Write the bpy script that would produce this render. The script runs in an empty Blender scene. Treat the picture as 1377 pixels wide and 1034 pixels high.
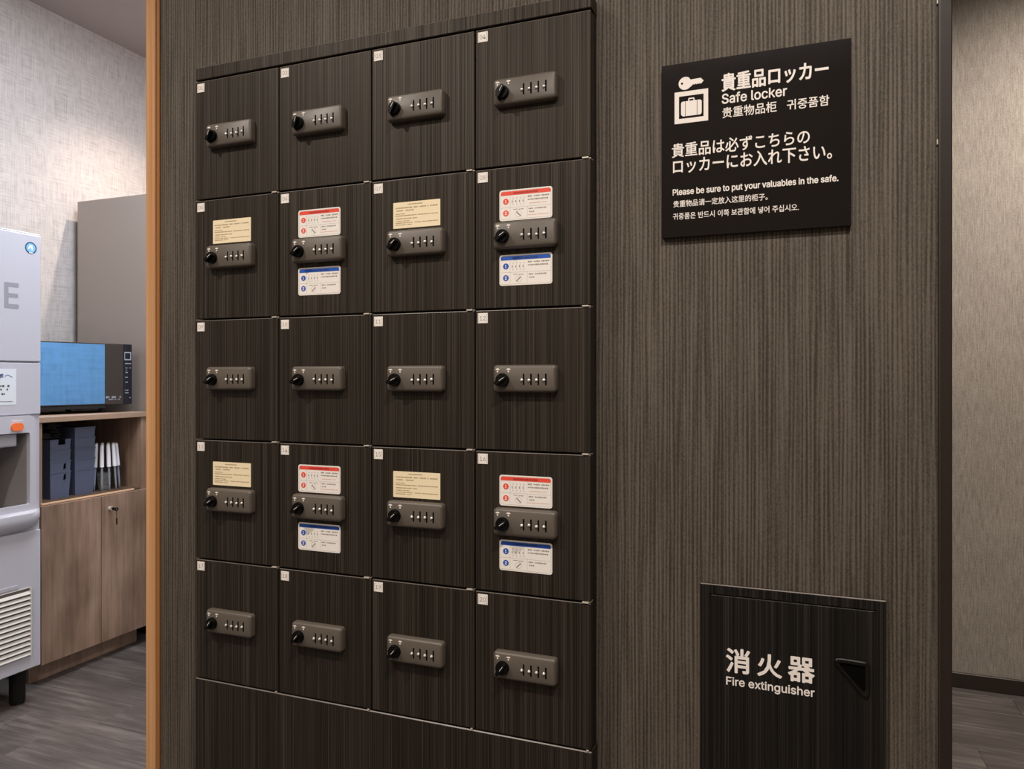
import bpy, bmesh, math, random
from mathutils import Vector, Matrix
random.seed(7)
S = bpy.context.scene
C = S.collection

# ---------------------------------------------------------------- camera, light, exposure
cd = bpy.data.cameras.new('camera'); cam = bpy.data.objects.new('camera', cd); C.objects.link(cam)
cam.location = (0, 0, 1.2); cam.rotation_euler = (math.pi/2, 0, math.atan(375/980))
cd.sensor_width = 36; cd.lens = 980/1377*36; cd.shift_y = -10/1377; cd.clip_start = 0.05
S.camera = cam
S.view_settings.view_transform = 'Standard'; S.view_settings.look = 'None'
S.view_settings.gamma = 1.0; S.view_settings.use_curve_mapping = False
S.view_settings.exposure = 0.0

W = bpy.data.worlds.new('world'); S.world = W; W.use_nodes = True
W.node_tree.nodes['Background'].inputs[0].default_value = (0.9, 0.85, 0.8, 1)
W.node_tree.nodes['Background'].inputs[1].default_value = 0.02

def spot(name, loc, watt, col, target=None, size=120, blend=1.0, radius=0.05):
    l = bpy.data.lights.new(name, 'SPOT'); l.energy = watt; l.color = col
    l.spot_size = math.radians(size); l.spot_blend = blend; l.shadow_soft_size = radius
    o = bpy.data.objects.new(name, l); C.objects.link(o); o.location = loc
    if target:
        o.rotation_euler = (Vector(target)-Vector(loc)).to_track_quat('-Z', 'Y').to_euler()
    return o
def area(name, loc, watt, col, sx, sy):
    l = bpy.data.lights.new(name, 'AREA'); l.energy = watt; l.color = col
    l.shape = 'RECTANGLE'; l.size = sx; l.size_y = sy
    o = bpy.data.objects.new(name, l); C.objects.link(o); o.location = loc
    return o
WARM = (1.0, 0.90, 0.81); NEUT = (0.86, 0.91, 1.0)
spot('downlight_lamp', (-1.60, -0.05, 2.91), 165, WARM, size=150, radius=.03)
spot('downlight_lamp', (0.25, -0.05, 2.91), 190, WARM, size=150, radius=.03)
area('corridor_ceiling_lamp', (-0.4, -1.0, 2.91), 30, WARM, 1.6, 0.4)
spot('pantry_downlight_lamp', (-2.72, 2.74, 2.91), 95, (1.0, 0.84, 0.71), size=112, radius=.02)
area('pantry_ceiling_lamp', (-2.0, 2.0, 2.91), 48, NEUT, 0.5, 0.5)
spot('passage_downlight_lamp', (1.10, 2.45, 2.91), 230, WARM, size=158)

# ---------------------------------------------------------------- materials
def nd(nt, t, **kw):
    n = nt.nodes.new(t)
    for k, v in kw.items(): setattr(n, k, v)
    return n
def mat(name, col, rough=0.5, metal=0.0, spec=0.5, trans=0.0, emis=None):
    m = bpy.data.materials.new(name); m.use_nodes = True
    b = m.node_tree.nodes['Principled BSDF']
    b.inputs['Base Color'].default_value = (*col, 1); b.inputs['Roughness'].default_value = rough
    b.inputs['Metallic'].default_value = metal; b.inputs['Specular IOR Level'].default_value = spec
    b.inputs['Transmission Weight'].default_value = trans
    # faint procedural mottling so that no surface is perfectly flat
    nt = m.node_tree
    g = nd(nt, 'ShaderNodeNewGeometry'); n = nd(nt, 'ShaderNodeTexNoise'); n.inputs['Scale'].default_value = 40
    r = nd(nt, 'ShaderNodeMapRange'); r.inputs['To Min'].default_value = rough*0.9; r.inputs['To Max'].default_value = min(1, rough*1.1)
    nt.links.new(g.outputs['Position'], n.inputs['Vector']); nt.links.new(n.outputs['Fac'], r.inputs['Value'])
    nt.links.new(r.outputs['Result'], b.inputs['Roughness'])
    return m
def streak(name, layers, ramp, rough=0.5, bump=0.0, spec=0.5, rand=0.0, dist=0.0, bumpdist=0.001, specr=None, tint=None):
    """layers: (sx, sy, sz, weight, detail) noises on world position, summed, sent through a ramp"""
    m = bpy.data.materials.new(name); m.use_nodes = True; nt = m.node_tree
    b = nt.nodes['Principled BSDF']; b.inputs['Roughness'].default_value = rough
    b.inputs['Specular IOR Level'].default_value = spec
    g = nd(nt, 'ShaderNodeNewGeometry'); src = g.outputs['Position']
    if rand:
        oi = nd(nt, 'ShaderNodeObjectInfo'); mu = nd(nt, 'ShaderNodeMath', operation='MULTIPLY'); mu.inputs[1].default_value = rand
        nt.links.new(oi.outputs['Random'], mu.inputs[0])
        ad = nd(nt, 'ShaderNodeVectorMath', operation='ADD'); nt.links.new(src, ad.inputs[0]); nt.links.new(mu.outputs[0], ad.inputs[1]); src = ad.outputs[0]
    acc = None
    for L_ in layers:
        if L_[0] == 'cord':       # regular cords: (tag, period, jitter, weight)
            sp = nd(nt, 'ShaderNodeSeparateXYZ'); nt.links.new(src, sp.inputs[0])
            v = nd(nt, 'ShaderNodeVectorMath', operation='MULTIPLY'); v.inputs[1].default_value = (70, 70, 3)
            n = nd(nt, 'ShaderNodeTexNoise'); n.inputs['Scale'].default_value = 1; n.inputs['Detail'].default_value = 1
            nt.links.new(src, v.inputs[0]); nt.links.new(v.outputs[0], n.inputs['Vector'])
            a0 = nd(nt, 'ShaderNodeMath', operation='ADD'); nt.links.new(sp.outputs[0], a0.inputs[0]); nt.links.new(sp.outputs[1], a0.inputs[1])
            a1 = nd(nt, 'ShaderNodeMath', operation='MULTIPLY'); a1.inputs[1].default_value = 2*math.pi/L_[1]; nt.links.new(a0.outputs[0], a1.inputs[0])
            a2 = nd(nt, 'ShaderNodeMath', operation='MULTIPLY_ADD'); a2.inputs[1].default_value = L_[2]; nt.links.new(n.outputs['Fac'], a2.inputs[0]); nt.links.new(a1.outputs[0], a2.inputs[2])
            a3 = nd(nt, 'ShaderNodeMath', operation='SINE'); nt.links.new(a2.outputs[0], a3.inputs[0])
            a4 = nd(nt, 'ShaderNodeMath', operation='MULTIPLY_ADD'); a4.inputs[1].default_value = .5*L_[3]; a4.inputs[2].default_value = .5*L_[3]
            nt.links.new(a3.outputs[0], a4.inputs[0]); acc = a4.outputs[0]; continue
        sx, sy, sz, w, det = L_
        v = nd(nt, 'ShaderNodeVectorMath', operation='MULTIPLY'); v.inputs[1].default_value = (sx, sy, sz)
        n = nd(nt, 'ShaderNodeTexNoise'); n.inputs['Scale'].default_value = 1; n.inputs['Detail'].default_value = det
        n.inputs['Distortion'].default_value = dist
        nt.links.new(src, v.inputs[0]); nt.links.new(v.outputs[0], n.inputs['Vector'])
        k = nd(nt, 'ShaderNodeMath', operation='MULTIPLY'); k.inputs[1].default_value = w; nt.links.new(n.outputs['Fac'], k.inputs[0])
        if acc is None: acc = k.outputs[0]
        else:
            a = nd(nt, 'ShaderNodeMath', operation='ADD'); nt.links.new(acc, a.inputs[0]); nt.links.new(k.outputs[0], a.inputs[1]); acc = a.outputs[0]
    cr = nd(nt, 'ShaderNodeValToRGB'); e = cr.color_ramp.elements
    e[0].position = ramp[0][0]; e[0].color = (*ramp[0][1], 1); e[1].position = ramp[-1][0]; e[1].color = (*ramp[-1][1], 1)
    for p, c in ramp[1:-1]:
        x = e.new(p); x.color = (*c, 1)
    nt.links.new(acc, cr.inputs['Fac']); nt.links.new(cr.outputs['Color'], b.inputs['Base Color'])
    if tint: b.inputs['Specular Tint'].default_value = (*tint, 1)
    if specr:
        sr = nd(nt, 'ShaderNodeMapRange'); sr.inputs['From Min'].default_value = specr[0]; sr.inputs['From Max'].default_value = specr[1]
        sr.inputs['To Min'].default_value = specr[2]; sr.inputs['To Max'].default_value = specr[3]
        nt.links.new(acc, sr.inputs['Value']); nt.links.new(sr.outputs['Result'], b.inputs['Specular IOR Level'])
    if bump:
        bp = nd(nt, 'ShaderNodeBump'); bp.inputs['Strength'].default_value = bump; bp.inputs['Distance'].default_value = bumpdist
        nt.links.new(acc, bp.inputs['Height']); nt.links.new(bp.outputs['Normal'], b.inputs['Normal'])
    return m
M = {}
M['wallpaper'] = streak('corded_wallpaper', [('cord', .0064, 9.0, .20), (420, 420, 5, .34, 0), (480, 480, 300, .30, 1), (110, 110, 9, .16, 1)],
    [(.34, (.031, .0240, .0180)), (.50, (.062, .0500, .0388)), (.64, (.092, .0760, .0600))], rough=.66, bump=.35, specr=(.36, .64, .34, .68), tint=(1, .93, .84))
M['ebony'] = streak('dark_vertical_grain_laminate', [(680, 680, 1.4, .54, 1), (1300, 1300, 3, .24, 1), (140, 140, .8, .22, 2)],
    [(.37, (.0070, .0050, .0034)), (.53, (.0150, .0110, .0077)), (.66, (.040, .0320, .0240))], rough=.54, bump=.06, rand=3, specr=(.38, .66, .22, .62), tint=(1, .90, .78))
M['edge'] = mat('laminate_edge_highlight', (.125, .105, .090), .4)  # pale colour painted on top bevels to imitate their lit highlight
M['ebony_door'] = M['ebony']
M['black_grain'] = streak('blackish_grain_laminate', [(430, 430, 1.2, .48, 1), (1000, 1000, 3, .22, 1), (110, 110, .8, .30, 2)],
    [(.38, (.0040, .0033, .0027)), (.52, (.0080, .0067, .0056)), (.66, (.026, .0215, .018))], rough=.5, bump=.05, rand=3, specr=(.38, .66, .14, .34))
M['linen'] = streak('cream_linen_wallpaper', [(300, 300, 7, .40, 2), (7, 7, 300, .36, 2), (45, 45, 30, .24, 3)],
    [(.34, (.33, .30, .288)), (.5, (.49, .452, .432)), (.66, (.58, .54, .515))], rough=.8, bump=.12)
M['linen_bounce'] = streak('pale_bounce_linen', [(120, 120, 5, .40, 2), (5, 5, 120, .36, 2), (45, 45, 30, .24, 3)],
    [(.34, (.58, .57, .56)), (.5, (.78, .77, .76)), (.66, (.88, .87, .86))], rough=.8, bump=.1)  # paler than the other linen, to brighten the microwave window's reflection
M['greige'] = streak('grey_beige_textured_wallpaper', [(330, 330, 18, .50, 2), (260, 260, 260, .40, 2), (7, 7, 7, .1, 1)],
    [(.36, (.20, .175, .147)), (.5, (.29, .255, .218)), (.64, (.38, .34, .295))], rough=.75, bump=.15)
M['floor'] = streak('grey_brown_oak_vinyl', [(3.5, 45, 1, .40, 4), (12, 160, 1, .20, 2), (3.0, 5, 1, .40, 3)],
    [(.34, (.050, .042, .039)), (.50, (.082, .070, .065)), (.68, (.17, .148, .136))], rough=.45, bump=.1, rand=40)
M['oak'] = streak('light_brown_oak_laminate', [(60, 60, 3, .30, 3), (250, 250, 8, .15, 2), (9, 9, 4, .55, 3)],
    [(.34, (.150, .090, .062)), (.5, (.255, .165, .116)), (.66, (.36, .25, .18))], rough=.5, bump=.05, rand=2)
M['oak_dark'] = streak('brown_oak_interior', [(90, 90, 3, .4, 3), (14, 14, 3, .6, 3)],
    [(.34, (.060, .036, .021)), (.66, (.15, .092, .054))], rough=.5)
M['oak_edge'] = mat('pale_oak_edging', (.36, .245, .170), .45)
M['orange'] = streak('orange_pine_trim', [(200, 200, 1.5, .6, 2), (40, 40, .8, .4, 2)],
    [(.35, (.42, .205, .085)), (.65, (.60, .33, .155))], rough=.4)
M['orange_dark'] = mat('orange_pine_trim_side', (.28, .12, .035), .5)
M['black'] = mat('matt_black', (.006, .005, .005), .6, 0, .25)
M['gap'] = mat('dark_gap', (.002, .0017, .0015), .9, 0, .05)
M['guard'] = mat('dark_brown_metal', (.020, .0125, .0098), .5, .0, .3)
M['skirt'] = mat('dark_brown_skirting', (.022, .014, .009), .5)
M['ceiling'] = mat('painted_ceiling', (.30, .265, .26), .9)
M['lock'] = mat('taupe_metallic_paint', (.088, .072, .057), .46, .0, .5)
M['knob'] = mat('black_knob_plastic', (.002, .002, .0022), .35, 0, .25)
M['slot'] = mat('slot_black', (.001, .001, .001), .8, 0, .05)
M['silver'] = mat('silver_metal', (.85, .80, .74), .3, .5)
M['mark'] = mat('white_print', (.75, .70, .64), .6)
M['pull'] = mat('black_pull_plastic', (.004, .0035, .0035), .35, 0, .3)
M['edging'] = mat('bright_oak_edging', (.72, .47, .29), .45)
M['hinge'] = mat('ivory_metal', (.62, .56, .48), .4, .3)
M['label'] = mat('white_plastic_label', (.78, .73, .68), .5)
M['num'] = mat('grey_engraving', (.30, .27, .24), .6)
M['paper'] = mat('white_sticker', (.78, .74, .69), .5)
M['notice'] = mat('pale_blue_white_paper', (.66, .70, .76), .5)
M['cream'] = mat('cream_sticker', (.80, .68, .46), .5)
M['print'] = mat('grey_print', (.26, .23, .20), .7)
M['print_brown'] = mat('brown_print', (.36, .28, .17), .7)
M['print_dark'] = mat('dark_print', (.07, .06, .055), .7)
M['print_pink'] = mat('pink_print', (.62, .30, .26), .7)
M['red'] = mat('red_print', (.74, .07, .04), .5)
M['red2'] = mat('dark_red_print', (.33, .02, .02), .5)
M['blue'] = mat('blue_print', (.008, .075, .40), .5)
M['blue2'] = mat('dark_blue_print', (.006, .03, .15), .5)
M['sign'] = mat('black_sign_acrylic', (.0075, .0055, .0053), .14, 0, .22)
M['signtxt'] = mat('white_sign_lettering', (.80, .74, .69), .55)
M['icebody'] = mat('white_enamel', (.47, .47, .53), .4)
M['icegrey'] = mat('grey_print_letter', (.27, .27, .31), .5)
M['icerecess'] = mat('grey_plastic', (.24, .22, .21), .5)
M['icehood'] = mat('pale_grey_plastic', (.42, .42, .47), .4)
M['groove'] = mat('seam_grey', (.20, .20, .22), .6)
M['btn'] = mat('orange_plastic', (.85, .16, .03), .35)
M['louvre'] = mat('ivory_louvre', (.62, .59, .55), .5)
M['louvreback'] = mat('louvre_back', (.10, .09, .085), .7)
M['logo_ring'] = mat('navy_print', (.02, .06, .14), .5)
M['logo'] = mat('sky_blue_print', (.18, .45, .68), .5)
M['beige'] = mat('taupe_painted_panel', (.34, .285, .25), .5)
M['mwbody'] = mat('black_appliance', (.010, .010, .014), .3)
M['mwdoor'] = mat('black_glass', (.035, .027, .022), .08)
M['mwpanel'] = mat('navy_black_panel', (.006, .007, .014), .25)
M['mwblue'] = mat('blue_mirror_film', (.20, .50, .96), .04, 1.0)
M['mwprint'] = mat('pale_blue_print', (.30, .33, .40), .6)
M['bin'] = mat('slate_blue_plastic', (.095, .115, .185), .4)
M['pencap'] = mat('white_plastic', (.78, .80, .86), .4)
M['penbody'] = mat('clear_blue_plastic', (.32, .38, .46), .2, .1, .5, .35)
M['glass'] = mat('clear_plastic', (.92, .95, .97), .08, 0, .5, .9)

# ---------------------------------------------------------------- mesh helpers
def box(bm, x0, x1, y0, y1, z0, z1, bev=0.0, seg=1):
    r = bmesh.ops.create_cube(bm, size=1)
    vs = r['verts']
    for v in vs:
        v.co = Vector(((x0+x1)/2+v.co.x*(x1-x0), (y0+y1)/2+v.co.y*(y1-y0), (z0+z1)/2+v.co.z*(z1-z0)))
    if bev:
        es = list({e for v in vs for e in v.link_edges})
        bmesh.ops.bevel(bm, geom=es, offset=bev, segments=seg, affect='EDGES', profile=.5)
def prism(bm, loops, y0, y1):
    """closed XZ outlines (first one outer, others holes) given thickness from y0 (front) to y1 (back)"""
    es = []
    for L in loops:
        vs = [bm.verts.new((x, y0, z)) for x, z in L]
        es += [bm.edges.new((vs[i], vs[(i+1) % len(vs)])) for i in range(len(vs))]
    r = bmesh.ops.triangle_fill(bm, edges=es, use_beauty=True, use_dissolve=False)
    fs = [g for g in r['geom'] if isinstance(g, bmesh.types.BMFace)]
    ex = bmesh.ops.extrude_face_region(bm, geom=fs)
    for v in [g for g in ex['geom'] if isinstance(g, bmesh.types.BMVert)]: v.co.y = y1
    bmesh.ops.recalc_face_normals(bm, faces=bm.faces)
def rrect(x0, x1, z0, z1, r, n=5):
    pts = []
    for cx, cz, a in ((x1-r, z1-r, 0), (x0+r, z1-r, 90), (x0+r, z0+r, 180), (x1-r, z0+r, 270)):
        for i in range(n+1):
            t = math.radians(a+90*i/n); pts.append((cx+r*math.cos(t), cz+r*math.sin(t)))
    return pts
def rpoly(P, r, n=5):
    out = []; N = len(P)
    for i in range(N):
        p = Vector(P[i]); a = (Vector(P[i-1])-p).normalized(); b = (Vector(P[(i+1) % N])-p).normalized()
        ang = a.angle(b); d = r/math.tan(ang/2)
        s, e = p+a*d, p+b*d
        for k in range(n+1):
            t = k/n; q = (1-t)**2*s+2*t*(1-t)*p+t*t*e; out.append((q.x, q.y))
    return out
def circle(cx, cz, r, n=24): return [(cx+r*math.cos(2*math.pi*i/n), cz+r*math.sin(2*math.pi*i/n)) for i in range(n)]
def tube(bm, p0, p1, r0, r1, n=12, cap=True):
    p0, p1 = Vector(p0), Vector(p1); d = p1-p0
    mtx = Matrix.Translation((p0+p1)/2) @ d.to_track_quat('Z', 'Y').to_matrix().to_4x4()
    bmesh.ops.create_cone(bm, cap_ends=cap, segments=n, radius1=r0, radius2=r1, depth=d.length, matrix=mtx)
def mesh(name, fn, m, smooth=False):
    bm = bmesh.new(); fn(bm); me = bpy.data.meshes.new(name); bm.to_mesh(me); bm.free()
    me.materials.append(m)
    if smooth:
        for p in me.polygons: p.use_smooth = True
    return me
def smooth_by_angle(me, deg=35):
    bm = bmesh.new(); bm.from_mesh(me)
    for f in bm.faces: f.smooth = True
    for e in bm.edges:
        e.smooth = e.is_manifold and e.calc_face_angle(0) < math.radians(deg)
    bm.to_mesh(me); bm.free()
def put(name, me, parent=None, loc=None, rz=None):
    o = bpy.data.objects.new(name, me); C.objects.link(o)
    if parent: o.parent = parent
    if loc: o.location = loc
    if rz: o.rotation_euler = (0, 0, rz)
    return o
def obj(name, fn, m, parent=None, loc=None, smooth=False, rz=None):
    me = mesh(name, fn, m)
    if smooth: smooth_by_angle(me)
    return put(name, me, parent, loc, rz)
def thing(name, label, cat, loc=(0, 0, 0), rz=0, group=None):
    o = bpy.data.objects.new(name, None); C.objects.link(o); o.empty_display_size = .05
    o.location = loc; o.rotation_euler = (0, 0, rz); o['label'] = label; o['category'] = cat
    if group: o['group'] = group
    return o
def tag(o, label, cat, group=None):
    o['label'] = label; o['category'] = cat
    if group: o['group'] = group
    return o
def struct(name, fn, m, parent=None):
    o = obj(name, fn, m, parent)
    if not parent: o['kind'] = 'structure'
    return o
def B(*a, **k): return lambda bm: box(bm, *a, **k)
def BB(lst, bev=0.0):
    def f(bm):
        for a in lst: box(bm, *a, bev=bev)
    return f
def paint_edge_highlight(me):  # puts the painted highlight colour on upward front bevels
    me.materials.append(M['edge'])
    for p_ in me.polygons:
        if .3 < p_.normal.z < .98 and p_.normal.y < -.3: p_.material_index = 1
LATIN = None
try:       # Blender's own bundled interface font, a plain grotesque; the built-in font stands in if it is missing
    import os
    p_ = os.path.join(bpy.utils.system_resource('DATAFILES'), 'fonts', 'Inter.woff2')
    if os.path.exists(p_): LATIN = bpy.data.fonts.load(p_)
except Exception: LATIN = None
def text_mesh(s, x0, x1, z1, z0, y, m, bold=0.0, th=0.0004, space=1.0):
    """flat lettering fitted to the box x0..x1, z0..z1 with its face at y, looking towards -Y"""
    cu = bpy.data.curves.new('t', 'FONT'); cu.body = s; cu.size = 1; cu.resolution_u = 4
    cu.space_character = space
    if LATIN and all(ord(q) < 128 for q in s): cu.font = LATIN
    o = bpy.data.objects.new('t', cu); C.objects.link(o)
    dg = bpy.context.evaluated_depsgraph_get(); me = bpy.data.meshes.new_from_object(o.evaluated_get(dg))
    bpy.data.objects.remove(o); bpy.data.curves.remove(cu)
    xs = [v.co.x for v in me.vertices]; ys = [v.co.y for v in me.vertices]
    ax, bx, ay, by = min(xs), max(xs), min(ys), max(ys)
    for v in me.vertices:
        v.co = Vector((x0+(v.co.x-ax)/(bx-ax)*(x1-x0), y, z0+(v.co.y-ay)/(by-ay)*(z1-z0)))
    bm = bmesh.new(); bm.from_mesh(me)
    if bold:
        k = (z1-z0)/max(.6, by-ay)*bold; src = list(bm.faces)
        for i, (u, v) in enumerate(((1, 0), (-1, 0), (0, 1), (0, -1), (.7, .7), (-.7, .7), (.7, -.7), (-.7, -.7))):
            g = bmesh.ops.duplicate(bm, geom=src)['geom']
            for q in g:
                if isinstance(q, bmesh.types.BMVert): q.co += Vector((u*k, (i+1)*2e-6, v*k))
    ex = bmesh.ops.extrude_face_region(bm, geom=list(bm.faces))
    for v in [g for g in ex['geom'] if isinstance(g, bmesh.types.BMVert)]: v.co.y += th
    bmesh.ops.recalc_face_normals(bm, faces=bm.faces)
    bm.to_mesh(me); bm.free(); me.materials.clear(); me.materials.append(m)
    return me
def dashes(rows, y, seed=1, th=0.0002):
    """tiny illegible print: rows (x0, x1, z, height, coverage)"""
    rnd = random.Random(seed)
    def f(bm):
        for x0, x1, z, h, cov in rows:
            x = x0
            while x < x1-h*.3:
                w = min(h*rnd.uniform(.5, .95), x1-x)
                if rnd.random() < cov:
                    hh = h*rnd.uniform(.6, 1)
                    box(bm, x, x+w, y, y+th, z-hh/2, z+hh/2)
                x += w+h*.22
    return f

# ---------------------------------------------------------------- the setting
PL, PR, YB, YF, H = -3.28, 2.40, 3.255, -1.60, 2.935
DW, DF = 1.232, 1.1924
floor = struct('floor', B(PL-.1, PR+.1, YF-.1, YB+.1, -.06, -.004), M['gap'])
plank_protos = []
for L in (1.20, .8, .5):
    plank_protos.append((L, mesh('plank', B(0, L-.0006, 0, .1494, -.012, 0, bev=.0008), M['floor'])))
rowi = 0; y = YF
while y < YB-.01:
    x = PL-random.uniform(0, 1.0)
    while x < PR:
        o = put('plank', plank_protos[0][1], floor, (x, y, random.uniform(-.0002, .0002)))
        x += 1.2
    y += .15; rowi += 1
struct('ceiling', B(PL-.1, PR+.1, YF-.1, YB+.1, H, H+.08), M['ceiling'])
struct('wall_left', B(PL-.1, PL, YF-.1, YB+.1, -.02, H), M['linen'])
struct('wall_back', B(.10, PR+.1, YB, YB+.1, -.02, H), M['greige'])
struct('wall_rear', B(PL, .10, YB, YB+.1, -.02, H), M['linen'])
struct('wall_right', B(PR, PR+.1, YF-.1, YB+.1, -.02, H), M['greige'])
struct('wall_behind', B(PL-.1, PR+.1, YF-.1, YF, -.02, H), M['greige'])
struct('wall_center', B(-1.3054, .2029, DW, 1.30, -.002, H), M['wallpaper'])
struct('wall_center_left', B(-1.346, -1.30, 1.345, YB, -.002, H), M['linen_bounce'])  # unseen side wall, pale to bounce light into the microwave window
struct('wall_center_right', B(.155, .2035, 1.30, YB, -.002, H), M['wallpaper'])
t1 = struct('trim_1', B(-1.348, -1.3206, DW-.002, 1.344, -.002, H, bev=.001), M['orange'])
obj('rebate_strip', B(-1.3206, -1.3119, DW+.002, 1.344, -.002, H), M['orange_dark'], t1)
obj('shadow_gap', B(-1.3119, -1.3054, DW+.012, 1.344, -.002, H), M['gap'], t1)
t2 = struct('trim_2', B(.2029, .2206, DW-.006, 1.252, -.002, H, bev=.0012), M['guard'])
obj('lip', B(.2029, .2055, DW-.0072, DW-.0058, -.002, H), M['skirt'], t2)
for z in (1.755, 1.547):
    obj('fixing', B(.2012, .2028, DW-.0035, DW-.0002, z-.004, z+.004, bev=.0005), M['hinge'], t2)
bs = struct('baseboard_back', B(.2036, PR, YB-.012, YB, 0, .058, bev=.002), M['skirt'])

# ---------------------------------------------------------------- locker bank frame
BX0, BX1 = -1.1685, -.3135
fr = thing('locker_cabinet_frame', 'dark wood-grain surround of the twenty-door safe locker bank, with top fascia and plinth', 'cabinet', (0, 0, 0))
tf = obj('top_fascia', B(BX0, BX1, DF, DW-.0005, 1.8222, 1.8485, bev=.0014), M['ebony'], fr)
paint_edge_highlight(tf.data)
pl = obj('plinth_panel', B(BX0, BX1+.001, DF, DW-.0005, .004, .5687, bev=.0016), M['ebony'], fr)
paint_edge_highlight(pl.data)
obj('backing_panel', B(BX0+.001, BX1-.001, DF+.0205, DW-.0005, .5692, 1.8217), M['black_grain'], fr)

# ---------------------------------------------------------------- the twenty lockers
X0, PX, DWD = -1.1672, .2138, .2112
Z0, PZ, DH = 1.8184, .25, .2466
LX, LZ, LW, LH, LT = .0385, -.1212, .1160, .0475, .0140    # lock in door coordinates
door_me = mesh('door', B(0, DWD, 0, .020, -DH, 0, bev=.0011, seg=2), M['ebony_door'])
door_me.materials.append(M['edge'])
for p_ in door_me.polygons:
    if .2 < p_.normal.z < .98 and p_.normal.y < -.1: p_.material_index = 1  # top bevel gets the painted highlight
def lock_fn(bm):
    o = rrect(LX, LX+LW, LZ-LH/2, LZ+LH/2, .0065)
    m_ = rrect(LX+.0015, LX+LW-.0015, LZ-LH/2+.0015, LZ+LH/2-.0015, .0055)
    i_ = rrect(LX+.0042, LX+LW-.0042, LZ-LH/2+.0042, LZ+LH/2-.0042, .004)
    rings = [(o, 0.0), (o, -LT+.005), (m_, -LT+.0018), (i_, -LT)]
    V = [[bm.verts.new((x, yy, z)) for x, z in L] for L, yy in rings]
    n = len(o)
    for a, b in zip(V, V[1:]):
        for k in range(n): bm.faces.new((a[k], a[(k+1) % n], b[(k+1) % n], b[k]))
    bm.faces.new(V[-1]); bm.faces.new(list(reversed(V[0])))
    bmesh.ops.recalc_face_normals(bm, faces=bm.faces)
lock_me = mesh('lock', lock_fn, M['lock']); smooth_by_angle(lock_me, 40)
KX, KZ = LX+.0192, LZ-.0025
def knob_fn(bm):      # local origin on the lock face, axis -Y
    prism(bm, [circle(0, 0, .0120, 28)], -.0035, 0)
    prism(bm, [circle(0, 0, .0110, 28)], -.0075, -.0035)
    prism(bm, [rrect(-.0125, .0105, -.0034, .0034, .003, 4)], -.0145, -.0065)
    prism(bm, [[(-.0135, -.0022), (-.0150, 0), (-.0135, .0022), (-.010, .004), (-.010, -.004)]], -.0060, 0)
knob_me = mesh('knob', knob_fn, M['knob'])
kmark_me = mesh('knob_marker', lambda bm: prism(bm, [rrect(-.0015, .0085, -.0004, .0004, .0003, 2)], -.0149, -.0145), M['mark'])
slot_me = mesh('slot', lambda bm: prism(bm, [rrect(-.0014, .0014, -.0098, .0098, .0009, 3)], -LT-.0003, -LT+.001), M['slot'])
def pin_fn(bm):
    tube(bm, (0, -LT, 0), (0, -LT-.0022, 0), .0026, .0022, 12)
    tube(bm, (0, -LT-.0022, 0), (0, -LT-.0032, 0), .0022, .0010, 12)
    box(bm, -.0005, .0024, -LT-.0012, -LT, -.0011, .0011)
pin_me = mesh('pin', pin_fn, M['silver']); smooth_by_angle(pin_me, 50)
def fan_fn(bm):
    pts = [(-.0038, .0006)] + [(.0045*math.sin(math.radians(a)), -.0006+.0034*math.cos(math.radians(a))) for a in range(-70, 71, 20)] + [(.0038, .0006), (.0016, -.0002), (-.0016, -.0002)]
    prism(bm, [pts], -LT-.0002, -LT+.0003)
    prism(bm, [circle(0, -.0028, .0015, 12)], -LT-.0002, -LT+.0003)
fan_me = mesh('position_mark', fan_fn, M['mark'])
hinge_me = mesh('hinge', lambda bm: (prism(bm, [rrect(DWD-.0145, DWD-.003, -DH-.0028, -DH-.0006, .0008, 3)], -.0022, .012),
                                     prism(bm, [rrect(DWD-.0035, DWD-.0005, -DH-.0026, -DH-.0008, .0006, 3)], .002, .018)), M['hinge'])
hinge_small_me = mesh('hinge', lambda bm: prism(bm, [rrect(DWD-.0075, DWD-.0035, -DH-.0024, -DH-.0002, .0006, 3)], -.0006, .01), M['hinge'])
lab_me = mesh('number_label', B(.0045, .0237, -.0009, 0, -.0228, -.0046, bev=.0003), M['label'])
frame_me = mesh('number_frame', lambda bm: (box(bm, .0060, .0064, -.0011, -.0009, -.0205, -.0070), box(bm, .0064, .0078, -.0011, -.0009, -.0074, -.0070), box(bm, .0064, .0078, -.0011, -.0009, -.0205, -.0201),
      box(bm, .0218, .0222, -.0011, -.0009, -.0205, -.0070), box(bm, .0204, .0218, -.0011, -.0009, -.0074, -.0070), box(bm, .0204, .0218, -.0011, -.0009, -.0205, -.0201)), M['num'])
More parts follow.
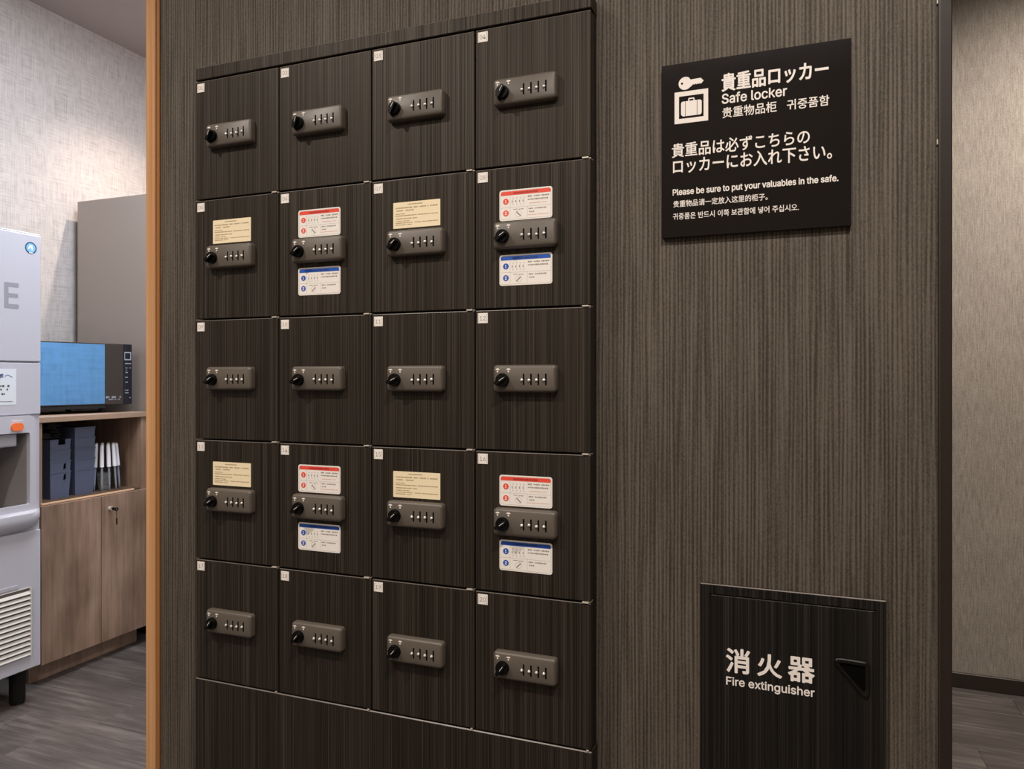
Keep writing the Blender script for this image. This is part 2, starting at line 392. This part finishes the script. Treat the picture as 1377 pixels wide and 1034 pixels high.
# stickers
SX0, SX1 = .0461, .1437
def stick(top, bot, m, r): return mesh('sticker', lambda bm: prism(bm, [rrect(SX0, SX1, bot, top, r, 4)], -.0006, 0), m)
cream_me = stick(-.0437, -.0920, M['cream'], .0012)
cx = SX0+.005; cxe = SX1-.004; ct = -.0437
cream_print = mesh('print', dashes([(cx+.026, cx+.057, ct-.0045, .0022, .95), (cx, cxe, ct-.0105, .0030, .96), (cx, cx+.038, ct-.0155, .0024, .9),
    (cx, cx+.020, ct-.0215, .0018, .9), (cx, cxe, ct-.0250, .0020, .95), (cx, cx+.045, ct-.0305, .0022, .92),
    (cx, cx+.030, ct-.0350, .0016, .9), (cx, cxe, ct-.0385, .0018, .95), (cx, cx+.034, ct-.0418, .0016, .9)], -.0008, 4), M['print_brown'])
def instr(top, main, dark, up):
    bot = top-.0538; d = {}
    d['base'] = stick(top, bot, M['paper'], .0045)
    hb = [(SX0+.0028, top-.0095), (SX0+.0028, top-.0050), (SX0+.0050, top-.0028), (SX1-.0050, top-.0028), (SX1-.0028, top-.0050), (SX1-.0028, top-.0095)]
    d['header'] = mesh('header_band', lambda bm: prism(bm, [hb], -.0008, -.0005), main)
    d['headprint'] = mesh('header_print', dashes([(SX0+.026, SX0+.072, top-.0062, .0036, .95)], -.0010, 9), dark)
    d['badge'] = mesh('step_badge', lambda bm: prism(bm, [circle(0, 0, .0053, 24)], -.0009, -.0005), main)
    for n_ in '12':
        d['n'+n_] = text_mesh(n_, -.0013 if n_ == '1' else -.0018, .0010 if n_ == '1' else .0018, .0027, -.0027, -.0011, M['paper'], .03, .0002)
    ox = SX0
    def lines(bm):
        z1, z2 = top-.0106, top-.0310
        box(bm, ox+.0030, SX1-.003, -.0007, -.0005, z2-.00015, z2+.00015)
        box(bm, ox+.0200, ox+.0203, -.0007, -.0005, bot+.004, z1)
        box(bm, ox+.0520, ox+.0523, -.0007, -.0005, bot+.004, z2)
        prism(bm, [rrect(ox+.0022, SX1-.0022, bot+.0022, top-.0022, .003, 4), rrect(ox+.0025, SX1-.0025, bot+.0025, top-.0025, .0028, 4)], -.0007, -.0005)
    d['lines'] = mesh('ruled_lines', lines, M['print'])
    def pic(bm):
        for k in range(4):        # the little picture of four dials with arrows
            x = ox+.0250+k*.0067
            box(bm, x-.0017, x-.0002, -.0007, -.0005, top-.0228, top-.0188)
            box(bm, x+.0006, x+.0009, -.0007, -.0005, top-.0272, top-.0140)
            box(bm, x-.0004, x+.0019, -.0007, -.0005, top-.0150, top-.0144)
            box(bm, x-.0004, x+.0019, -.0007, -.0005, top-.0272, top-.0266)
        prism(bm, [circle(ox+.036, top-.0430, .0058, 24), circle(ox+.036, top-.0430, .0055, 24)], -.0007, -.0005)
        a = math.radians(45 if up else 135)
        c_, s_ = math.cos(a), math.sin(a); px, pz = ox+.036, top-.0430
        P = [(-.0058, -.0010), (.0058, -.0010), (.0058, .0010), (-.0058, .0010)]
        prism(bm, [[(px+u*c_-v*s_, pz+u*s_+v*c_) for u, v in P]], -.0008, -.0006)
    d['pic'] = mesh('pictogram', pic, M['print'])
    d['arc'] = mesh('turn_arrow', dashes([(ox+.026, ox+.034, top-.0346, .0012, 1), (ox+.036, ox+.045, top-.0350, .0014, 1)], -.0007, 2), M['print_dark'])
    d['print'] = mesh('print', dashes([(ox+.053, ox+.093, top-.0140, .0028, .85), (ox+.053, ox+.093, top-.0195, .0030, .85),
        (ox+.0545, ox+.088, top-.0355, .0026, .85), (ox+.0555, ox+.065, top-.0410, .0026, 1)], -.0007, 5), M['print'])
    if not up:
        d['pink'] = mesh('note_print', dashes([(ox+.056, ox+.088, top-.0262, .0015, .95), (ox+.053, ox+.092, top-.0462, .0014, .95)], -.0007, 6), M['print_pink'])
    return d
RED = instr(-.0404, M['red'], M['red2'], False)
BLUE = instr(-.1541, M['blue'], M['blue2'], True)
for d in (RED, BLUE):
    d['top'] = -.0404 if d is RED else -.1541
num_meshes = {}
def number(n):
    s = '%02d' % n
    return text_mesh(s, .0085, .0197, -.0100, -.0176, -.0011, M['num'], 0.0, .0002)
colw = ['leftmost column', 'second column from the left', 'third column from the left', 'rightmost column']
roww = ['top row', 'second row', 'middle row', 'fourth row', 'bottom row']
knob_ang = {0: 60, 1: 38, 2: 30, 3: 36, 4: 52}
n = 0
for r in range(5):
    for c in range(4):
        n += 1
        notice = ''
        if r in (1, 3): notice = 'a cream notice above the lock' if c in (0, 2) else 'red and blue instruction stickers around the lock'
        lab = 'dark safe locker tagged %02d, plain, %s, %s' % (n, roww[r], colw[c])
        if notice: lab = 'safe locker tagged %02d with %s, %s, %s' % (n, 'cream notice' if c in (0, 2) else 'two stickers', roww[r], colw[c])
        L = thing('safe_locker', lab, 'locker', (X0+PX*c, DF, Z0-PZ*r), 0, 'safe lockers in the wall bank')
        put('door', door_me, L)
        lk = put('combination_lock', lock_me, L)
        k = put('knob', knob_me, lk, (KX, -LT, KZ))
        ang = math.radians(knob_ang[r] + (8 if c in (1, 2) and r == 0 else 0) + random.uniform(-5, 5))
        k.rotation_euler = (0, -ang, 0)
        km = put('knob_marker', kmark_me, lk, (KX, -LT, KZ)); km.rotation_euler = (0, -ang, 0)
        for i in range(4):
            put('slot', slot_me, lk, (LX+.0578+i*.0134, 0, LZ-.0012))
            p = put('pin', pin_me, lk, (LX+.0578+i*.0134-.0033, 0, LZ-.0022 + random.choice((0, 0, 0, .0008, -.0006))))
        put('position_mark', fan_me, lk, (KX-.0098, 0, LZ+.0152)); put('position_mark', fan_me, lk, (KX+.0105, 0, LZ+.0152))
        put('hinge', hinge_small_me if r == 4 else hinge_me, L)
        nl = put('number_label', lab_me, L)
        put('number', number(n), nl); put('number_frame', frame_me, nl)
        if r in (1, 3):
            if c in (0, 2):
                s = put('notice_sticker', cream_me, L); s['label'] = 'cream notice with small brown print'; put('print', cream_print, s)
            else:
                for d, nm in ((RED, 'red-headed instruction sticker'), (BLUE, 'blue-headed instruction sticker')):
                    s = put('instruction_sticker', d['base'], L); s['label'] = nm
                    for kx in ('header', 'headprint', 'lines', 'pic', 'arc', 'print', 'pink'):
                        if kx in d: put(d[kx].name.split('.')[0], d[kx], s)
                    for i, dz in ((1, -.0200), (2, -.0405)):
                        put('step_badge', d['badge'], s, (SX0+.0122, 0, d['top']+dz)); put('badge_number', d['n%d' % i], s, (SX0+.0122, 0, d['top']+dz))

# ---------------------------------------------------------------- the sign
sg = thing('wall_sign', 'square black safe locker sign with white lettering in four languages', 'sign', (0, 0, 0))
obj('panel', B(-.2008, .0860, DW-.0100, DW-.0003, 1.4309, 1.7173, bev=.0006), M['sign'], sg)
SY = DW-.0104
def st(name, s, x0, x1, z1, z0, bold): put(name, text_mesh(s, x0, x1, z1, z0, SY, M['signtxt'], bold), sg)
st('title_lettering', '貴重品ロッカー', -.1039, .0537, 1.6895, 1.6615, .022)
st('english_title', 'Safe locker', -.1039, -.0060, 1.6575, 1.6415, .014)
st('chinese_title', '贵重物品柜', -.1034, -.0211, 1.6350, 1.6182, .008)
st('korean_title', '귀중품함', -.0057, .0552, 1.6345, 1.6185, .010)
st('instruction_line', '貴重品は必ずこちらの', -.1836, .0272, 1.5855, 1.5628, .012)
st('instruction_line', 'ロッカーにお入れ下さい。', -.1819, .0588, 1.5595, 1.5358, .012)
st('english_line', 'Please be sure to put your valuables in the safe.', -.1823, .0678, 1.5106, 1.4978, .018)
st('chinese_line', '贵重物品请一定放入这里的柜子。', -.1817, -.0343, 1.4912, 1.4804, .008)
st('korean_line', '귀중품은 반드시 이쪽 보관함에 넣어 주십시오.', -.1823, .0114, 1.4706, 1.4600, .010)
obj('square_frame', lambda bm: prism(bm, [rrect(-.1796, -.1257, 1.6178, 1.6700, .0002, 1), rrect(-.1725, -.1329, 1.6255, 1.6624, .0002, 1)], SY, SY+.0004), M['signtxt'], sg)
def suitcase(bm):
    z0, z1 = 1.6291, 1.6536
    prism(bm, [[(-.1662, z0)]+[(-.1691, z0+.003), (-.1691, z1-.003), (-.1683, z1-.0010), (-.1662, z1), (-.1626, z1), (-.1626, z0)]], SY, SY+.0004)
    box(bm, -.1618, -.1437, SY, SY+.0004, z0, z1)
    prism(bm, [[(-.1429, z0), (-.1429, z1), (-.1389, z1), (-.1368, z1-.0010), (-.1360, z1-.003), (-.1360, z0+.003), (-.1368, z0+.001), (-.1389, z0)]], SY, SY+.0004)
    prism(bm, [[(-.1576, z1), (-.1576, z1+.0035), (-.1564, z1+.0048), (-.1486, z1+.0048), (-.1474, z1+.0035), (-.1474, z1), (-.1492, z1), (-.1492, z1+.0028), (-.1558, z1+.0028), (-.1558, z1)]], SY, SY+.0004)
obj('suitcase_symbol', suitcase, M['signtxt'], sg)
def key(bm):
    cx_, cz_, r_ = -.1625, 1.6832, .0106
    pts = []
    for i in range(5, 32):
        a = 2*math.pi*i/36.0+0.0
        if 35 < math.degrees(a) < 325: pts.append((cx_+r_*math.cos(a), cz_+r_*math.sin(a)))
    pts += [(-.1522, 1.6776), (-.1493, 1.6803), (-.1478, 1.6789), (-.1460, 1.6808), (-.1441, 1.6789), (-.1424, 1.6808), (-.1405, 1.6789), (-.1390, 1.6806), (-.1372, 1.6789), (-.1329, 1.6836), (-.1375, 1.6888), (-.1540, 1.6882)]
    prism(bm, [pts, circle(-.1675, 1.6834, .0019, 14)], SY, SY+.0004)
obj('key_symbol', key, M['signtxt'], sg)

# ---------------------------------------------------------------- fire extinguisher cupboard
fx = thing('fire_extinguisher_cabinet', 'blackish recessed fire extinguisher cupboard low on the wall below the sign', 'cabinet', (0, 0, 0))
def fframe(bm):
    a = (-.1390, .1344, .100, .8626); b = (-.1236, .1202, .115, .8458)
    prism(bm, [[(a[0], a[2]), (a[1], a[2]), (a[1], a[3]), (a[0], a[3])], [(b[0], b[2]), (b[1], b[2]), (b[1], b[3]), (b[0], b[3])]], DW-.0050, DW-.0003)
    bmesh.ops.bevel(bm, geom=[e for e in bm.edges if all(abs(v.co.y-(DW-.005)) < 1e-6 for v in e.verts) and e.calc_face_angle(0) > 1], offset=.0014, segments=1, affect='EDGES')
ff = obj('frame', fframe, M['black_grain'], fx); paint_edge_highlight(ff.data)
dr = obj('door', B(-.1226, .1192, DW-.0045, DW-.0008, .116, .8448, bev=.0010), M['black_grain'], fx)
HY = DW-.0045
tri_o = rpoly([(.0545, .7692), (.1122, .7672), (.1122, .7030)], .0090, 7)
tri_m = rpoly([(.0570, .7677), (.1108, .7658), (.1108, .7060)], .0080, 7)
tri_i = rpoly([(.0660, .7622), (.1056, .7608), (.1056, .7185)], .0030, 7)
def ring(bm):
    N_ = len(tri_o)
    V = [[bm.verts.new((x, yy, z)) for x, z in Lp] for Lp, yy in ((tri_o, HY), (tri_o, HY-.003), (tri_m, HY-.0045), (tri_i, HY-.0030), (tri_i, HY))]
    for a, b in zip(V, V[1:]):
        for k in range(N_): bm.faces.new((a[k], a[(k+1) % N_], b[(k+1) % N_], b[k]))
    bmesh.ops.recalc_face_normals(bm, faces=bm.faces)
hd = obj('handle', ring, M['pull'], dr, smooth=True); hd['label'] = 'black triangular recessed pull'
obj('handle_recess_shade', lambda bm: prism(bm, [tri_i], HY-.0002, HY+.002), M['gap'], dr)  # flat dark plate standing in for the shade inside the pull
FY = HY-.0003
for ch, a, b, t_, u in (('消', -.0975, -.0619, .7612, .7232), ('火', -.0494, -.0138, .7588, .7238), ('器', -.0034, .0338, .7604, .7228)):
    put('lettering', text_mesh(ch, a, b, t_, u, FY, M['signtxt'], .022), dr)
put('lettering', text_mesh('Fire extinguisher', -.0976, .0342, .7150, .6984, FY, M['signtxt'], .013), dr)

# ---------------------------------------------------------------- pantry cabinet (local x runs along world +Y, local -y faces +X)
R90 = math.pi/2
cb = thing('storage_cabinet', 'light oak storage cabinet with open shelf and two doors under the microwave', 'cabinet', (-2.73, 1.985, 0), R90)
CW, CDp = .521, .545
obj('side_panel', B(0, .018, .002, CDp, .08, 1.021), M['oak'], cb)
obj('side_panel', B(CW-.040, CW, .002, CDp, .08, 1.021), M['oak'], cb)
ct_ = obj('countertop', B(0, CW, -.006, CDp, 1.0215, 1.043, bev=.001), M['oak_edge'], cb)
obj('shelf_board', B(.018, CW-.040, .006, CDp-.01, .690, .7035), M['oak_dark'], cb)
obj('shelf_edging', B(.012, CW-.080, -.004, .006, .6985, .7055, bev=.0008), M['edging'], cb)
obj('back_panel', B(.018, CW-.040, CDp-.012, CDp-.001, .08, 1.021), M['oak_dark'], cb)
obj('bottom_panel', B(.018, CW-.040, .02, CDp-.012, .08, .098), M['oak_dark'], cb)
obj('kickboard', B(0, CW-.02, .05, .066, 0, .0795), M['oak'], cb)
d1 = obj('door', B(.002, .2640, -.016, .0015, .0800, .6965, bev=.0008), M['oak'], cb)
d2 = obj('door', B(.2670, CW-.001, -.016, .0015, .0800, .6965, bev=.0008), M['oak'], cb)
def cyl(bm): tube(bm, (.305, -.016, .640), (.305, -.028, .640), .0085, .0085, 18)
kl = obj('door_lock', cyl, M['silver'], d2, smooth=True); kl['label'] = 'chrome cylinder lock'
def keyfn(bm):
    box(bm, .3042, .3058, -.046, -.028, .634, .646)
    prism(bm, [circle(.312, .637, .008, 16), circle(.312, .637, .004, 12)], -.050, -.046)
    tube(bm, (.311, -.047, .630), (.313, -.047, .600), .0008, .0008, 6)
    box(bm, .3095, .3165, -.049, -.046, .572, .600, bev=.001)
kk = obj('key', keyfn, M['black'], d2); kk['label'] = 'black headed key with hanging dark tag'

# ---------------------------------------------------------------- tall taupe unit beside it
tb = thing('tall_unit', 'tall plain taupe cupboard standing at the far end of the oak cabinet', 'cupboard', (0, 0, 0))
obj('body', B(-3.23, -2.55, 2.546, 3.15, .10, 2.050, bev=.002), M['beige'], tb)
obj('toe_kick', B(-3.20, -2.62, 2.58, 3.13, 0, .0995), M['black'], tb)

# ---------------------------------------------------------------- ice dispenser
ic = thing('ice_dispenser', 'tall white ice dispenser with an orange button, cut off by the left edge', 'appliance', (-2.60, 1.38, 0), R90)
IW = .516
obj('body', BB([(0, IW, .0012, .50, .136, .690), (0, IW, .0012, .50, 1.000, 1.720), (0, .06, .0012, .50, .690, 1.000), (.470, IW, .0012, .50, .690, 1.000), (.06, .470, .16, .50, .690, 1.000)], bev=0), M['icebody'], ic)
obj('top_cover', B(-.001, IW+.001, -.003, .50, 1.7205, 1.727, bev=.002), M['icebody'], ic)
up = obj('upper_panel', B(.001, IW-.001, -.010, .0010, 1.2565, 1.720, bev=.003), M['icebody'], ic)
put('lettering', text_mesh('IC', .255, .358, 1.5345, 1.4465, -.0105, M['icegrey'], .03), up)
put('lettering', text_mesh('E', .3823, .4290, 1.5333, 1.4475, -.0105, M['icegrey'], .02), up)
def emb(bm): prism(bm, [circle(.476, 1.671, .0215, 32), circle(.476, 1.671, .0172, 32)], -.0108, -.0100)
lg = obj('emblem_ring', emb, M['logo_ring'], up)
obj('emblem', lambda bm: prism(bm, [circle(.476, 1.671, .0172, 28)], -.0106, -.0100), M['logo'], up)
obj('emblem_mark', lambda bm: (prism(bm, [[(.466, 1.664), (.468, 1.676), (.474, 1.683), (.481, 1.680), (.484, 1.670), (.480, 1.660), (.477, 1.668), (.473, 1.674), (.470, 1.668)]], -.0109, -.0106),
     prism(bm, [rrect(.469, .484, 1.6515, 1.6545, .001, 2)], -.0111, -.0106)), M['paper'], up)
mid = obj('middle_panel', B(.001, IW-.001, -.008, .0010, 1.064, 1.2515, bev=.002), M['icebody'], ic)
pn = obj('notice_paper', B(.20, .4230, -.0088, -.0080, 1.1010, 1.2290), M['notice'], mid); pn['label'] = 'pale notice with dark blue heading'
put('heading', text_mesh('お客様へ', .285, .4100, 1.2120, 1.1965, -.0090, M['blue2'], .02, .0002), mid)
obj('notice_print', dashes([(.30, .4060, 1.168, .008, .7), (.34, .396, 1.156, .007, .8), (.30, .383, 1.140, .007, .6), (.30, .410, 1.113, .004, .9)], -.0090, 3), M['print_dark'], mid)
def bezel(bm):
    o_ = [(.03, .716), (.505, .716)] + [(.505, .80), (.490, 1.0613)] + [(.03, 1.0613)]
    o_ = [(.02, .716), (.508, .716), (.495, .745), (.492, 1.035), (.486, 1.055), (.470, 1.0613), (.02, 1.0613)]
    i_ = rpoly([(.06, .738), (.470, .738), (.470, .9990), (.06, .9990)], .008, 4)
    prism(bm, [o_, i_], -.014, .0010)
bz = obj('dispenser_surround', bezel, M['icebody'], ic)
b_ = obj('push_button', lambda bm: prism(bm, [rrect(.4005, .4431, 1.0075, 1.0353, .0125, 6)], -.020, -.014), M['btn'], bz); b_['label'] = 'orange oval push button'
obj('button_print', dashes([(.402, .443, 1.0445, .006, 1)], -.0143, 8), M['mark'], bz)
def recess(bm):
    box(bm, .062, .468, .158, .1595, .700, .998)
    box(bm, .4662, .4695, .002, .1595, .700, .998)
    box(bm, .0605, .0640, .002, .1595, .700, .998)
    box(bm, .062, .468, .002, .1595, .9965, .9995)
obj('recess_lining', recess, M['icerecess'], ic)
hood = obj('ice_chute', lambda bm: (box(bm, .10, .440, .010, .12, .950, .9960, bev=.004)), M['icehood'], ic)
def wedge(bm):
    pts = [(.22, .900), (.40, .950), (.10, .950), (.10, .860), (.16, .850)]
    prism(bm, [pts], .020, .11)
obj('chute_mouth', wedge, M['icerecess'], ic)
def lip(bm):
    prof = [(0.002, .640), (-.018, .650), (-.034, .668), (-.038, .690), (-.036, .708), (-.028, .7160), (0.002, .7160)]
    n_ = len(prof); V = [[bm.verts.new((x, .002+(a-.002)*f_, .716+(b-.716)*(.45+.55*f_))) for a, b in prof] for x, f_ in ((0, 1), (.40, 1), (.460, .97), (.485, .85), (.500, .62), (.510, .34), (.514, .12))]
    for P_, Q_ in zip(V, V[1:]):
        for k in range(n_): bm.faces.new((P_[k], P_[(k+1) % n_], Q_[(k+1) % n_], Q_[k]))
    bm.faces.new(V[0]); bm.faces.new(list(reversed(V[-1]))); bmesh.ops.recalc_face_normals(bm, faces=bm.faces)
obj('drip_ledge', lip, M['icebody'], ic, smooth=True)
obj('drip_tray', B(.064, .466, .002, .156, .7005, .716), M['icehood'], ic)
lp = obj('lower_panel', B(.001, IW-.001, -.008, .0010, .137, .6380, bev=.002), M['icebody'], ic)
obj('hinge_strip', B(.15, .4292, -.011, -.008, .4400, .4540, bev=.001), M['icehood'], lp)
gr = obj('louvre_grille', B(.06, .4744, -.0095, -.0082, .188, .4326), M['louvreback'], ic)
for i in range(13):
    z = .196+i*.0184
    def slat(bm):
        vs = [(-.0100, z+.0030), (-.0165, z-.0050), (-.0165, z-.0062), (-.0095, z+.0048)]
        V = [[bm.verts.new((x, a, b)) for a, b in vs] for x in (.062, .4715)]
        for k in range(4): bm.faces.new((V[0][k], V[0][(k+1) % 4], V[1][(k+1) % 4], V[1][k]))
        bm.faces.new(V[0]); bm.faces.new(list(reversed(V[1]))); bmesh.ops.recalc_face_normals(bm, faces=bm.faces)
    obj('slat', slat, M['louvre'], gr)
obj('grille_edge', lambda bm: (box(bm, .4715, .4750, -.0165, -.0082, .186, .4350), box(bm, .06, .4750, -.0110, -.0082, .4326, .4350)), M['louvre'], gr)
for x in (.05, .475):
    for yy in (.06, .44):
        obj('leg', lambda bm: (tube(bm, (x, yy, 0.010), (x, yy, .136), .026, .026, 18), tube(bm, (x, yy, 0), (x, yy, .010), .024, .0235, 18)), M['black'], ic)

# ---------------------------------------------------------------- microwave
A = math.radians(80.5)
mw = thing('microwave_oven', 'black microwave with a blue mirrored door window, on the oak cabinet', 'microwave', (-2.879, 2.005, 1.043), A)
obj('body', B(0, .477, .012, .335, .034, .3055, bev=.003), M['mwbody'], mw)
dd = obj('door', B(0, .4366, -.006, .0115, .036, .3045, bev=.0015), M['mwdoor'], mw)
wd = obj('window', B(.012, .351, -.0072, -.0060, .0405, .3000), M['mwblue'], dd); wd['label'] = 'blue mirrored door window'
obj('door_print', dashes([(.357, .425, .068, .010, .75), (.365, .42, .058, .005, .8)], -.0064, 12), M['mwprint'], dd)
cp = obj('control_panel', B(.4372, .477, -.006, .0115, .036, .3045, bev=.0015), M['mwpanel'], mw)
obj('display', lambda bm: prism(bm, [rrect(.441, .472, .2330, .2700, .001, 2), rrect(.4435, .4685, .2380, .2650, .001, 2)], -.0066, -.0060), M['mwprint'], cp)
obj('button_print', dashes([(.444, .471, .2180, .006, .95), (.446, .455, .198, .005, 1), (.463, .471, .198, .005, 1), (.446, .454, .188, .004, 1), (.446, .457, .178, .006, 1), (.444, .458, .156, .005, 1), (.445, .458, .134, .005, 1), (.443, .460, .098, .006, 1), (.443, .460, .086, .006, 1), (.464, .470, .064, .005, 1)], -.0064, 5), M['mwprint'], cp)
obj('base_strip', B(.004, .36, .004, .33, .020, .0335), M['mwbody'], mw)
for x in (.03, .36):
    for yy in (.03, .30):
        obj('foot', lambda bm: tube(bm, (x, yy, 0), (x, yy, .0335), .012, .013, 14), M['black'], mw)

# ---------------------------------------------------------------- bins on the open shelf
def bin_fn(w, dp, h, taper, wall=.0016, notch=None):
    def f(bm):
        def ringv(inset, z): return [(inset, inset, z), (w-inset, inset, z), (w-inset, dp-inset, z), (inset, dp-inset, z)]
        rings = [ringv(taper, 0), ringv(0, h-.004), ringv(-.0015, h-.004), ringv(-.0015, h), ringv(wall, h), ringv(taper+wall, wall)]
        V = [[bm.verts.new(p) for p in R_] for R_ in rings]
        for a, b in zip(V, V[1:]):
            for k in range(4): bm.faces.new((a[k], a[(k+1) % 4], b[(k+1) % 4], b[k]))
        bm.faces.new(V[0][::-1]); bm.faces.new(V[-1])
        bmesh.ops.recalc_face_normals(bm, faces=bm.faces)
    return f
binA = mesh('bin', bin_fn(.0905, .20, .108, .0055), M['bin']); binB = mesh('bin', bin_fn(.0955, .20, .108, .0065), M['bin'])
notch_me = mesh('notch', B(.036, .064, -.0026, .0022, .0865, .1085), M['gap'])
grip_me = mesh('grip_hole', lambda bm: prism(bm, [rpoly([(.058, .040), (.068, .044), (.068, .066), (.060, .062)], .001, 2)], .0004, .0028), M['gap'])
hw = ['lowest', 'second from the bottom', 'third from the bottom', 'fourth from the bottom', 'topmost']
for k in range(5):
    o = put('plastic_bin', binB, None, (-2.795, 2.192, .7040+k*.0442), R90)
    tag(o, 'slate blue nested bin in the stack beside the white pens, %s' % hw[k], 'bin', 'nested bins in the right stack')
for k in range(4):
    o = put('notched_bin', binA, None, (-2.795, 2.083, .7040+k*.0442), R90)
    tag(o, 'slate blue nested bin in the left stack beside the ice dispenser, %s' % (hw[k] if k < 3 else 'topmost'), 'bin', 'nested bins in the left stack')
    if k == 3: put('notch', notch_me, o)
    if k in (0, 1): put('grip_hole', grip_me, o, (0, -.0010, .0322))
# black cable bundle heaped on the left stack
def coil(bm):
    rnd = random.Random(5)
    for i in range(7):
        cx_, cy_, cz_ = rnd.uniform(.02, .06), rnd.uniform(.03, .12), .006+i*.006
        rr = rnd.uniform(.018, .030); tx, ty = rnd.uniform(-.5, .5), rnd.uniform(-.5, .5)
        P = []
        for j in range(14):
            a = 2*math.pi*j/14
            P.append(Vector((cx_+rr*math.cos(a), cy_+rr*math.sin(a)*1.2, cz_+.008+rr*.4*(tx*math.cos(a)+ty*math.sin(a)))))
        for j in range(14): tube(bm, P[j], P[(j+1) % 14], .0045, .0045, 7)
    box(bm, -.012, .075, .02, .13, .0, .030, bev=.004)
cbl = obj('cable_bundle', coil, M['black'], None, (-2.800, 2.070, .9455), rz=R90)
tag(cbl, 'black tangle of cables heaped on the left bin stack', 'cables')

# pens
def pen_thing(k, p_top, p_bot, label):
    d = (p_top-p_bot)
    t = thing('capped_pen', label, 'pen', p_bot, 0, 'white capped pens fanned around the clear cup')
    obj('barrel', lambda bm: (tube(bm, (0, 0, 0), d*.12, .0016, .0042, 10), tube(bm, d*.12, d*.52, .0042, .0048, 10)), M['penbody'], t, smooth=True)
    obj('cap', lambda bm: (tube(bm, d*.50, d*.97, .0086, .0072, 12), tube(bm, d*.97, d, .0072, .004, 12)), M['pencap'], t, smooth=True)
PC = Vector((-2.835, 2.362, .7060)); NP = 13
for k in range(NP):
    a = 2*math.pi*k/NP+.2
    pb = PC+Vector((math.cos(a)*.060, math.sin(a)*.066, .004)); pt = PC+Vector((math.cos(a)*.046, math.sin(a)*.052, .200))
    pen_thing(k, pt, pb, 'white capped pen, one of the fan of identical pens on the open shelf')
def cupfn(bm):
    n_ = 20; prof = [(.022, 0), (.030, .075), (.028, .075), (.020, .003)]
    V = [[bm.verts.new((r_*math.cos(2*math.pi*i/n_), r_*math.sin(2*math.pi*i/n_), z)) for i in range(n_)] for r_, z in prof]
    for a, b in zip(V, V[1:]):
        for i in range(n_): bm.faces.new((a[i], a[(i+1) % n_], b[(i+1) % n_], b[i]))
    bm.faces.new(V[0][::-1]); bm.faces.new(V[-1]); bmesh.ops.recalc_face_normals(bm, faces=bm.faces)
cu_ = obj('pen_cup', cupfn, M['glass'], None, tuple(PC+Vector((0, 0, -.0022))), smooth=True)
tag(cu_, 'clear plastic cup in the middle of the fan of pens', 'cup')
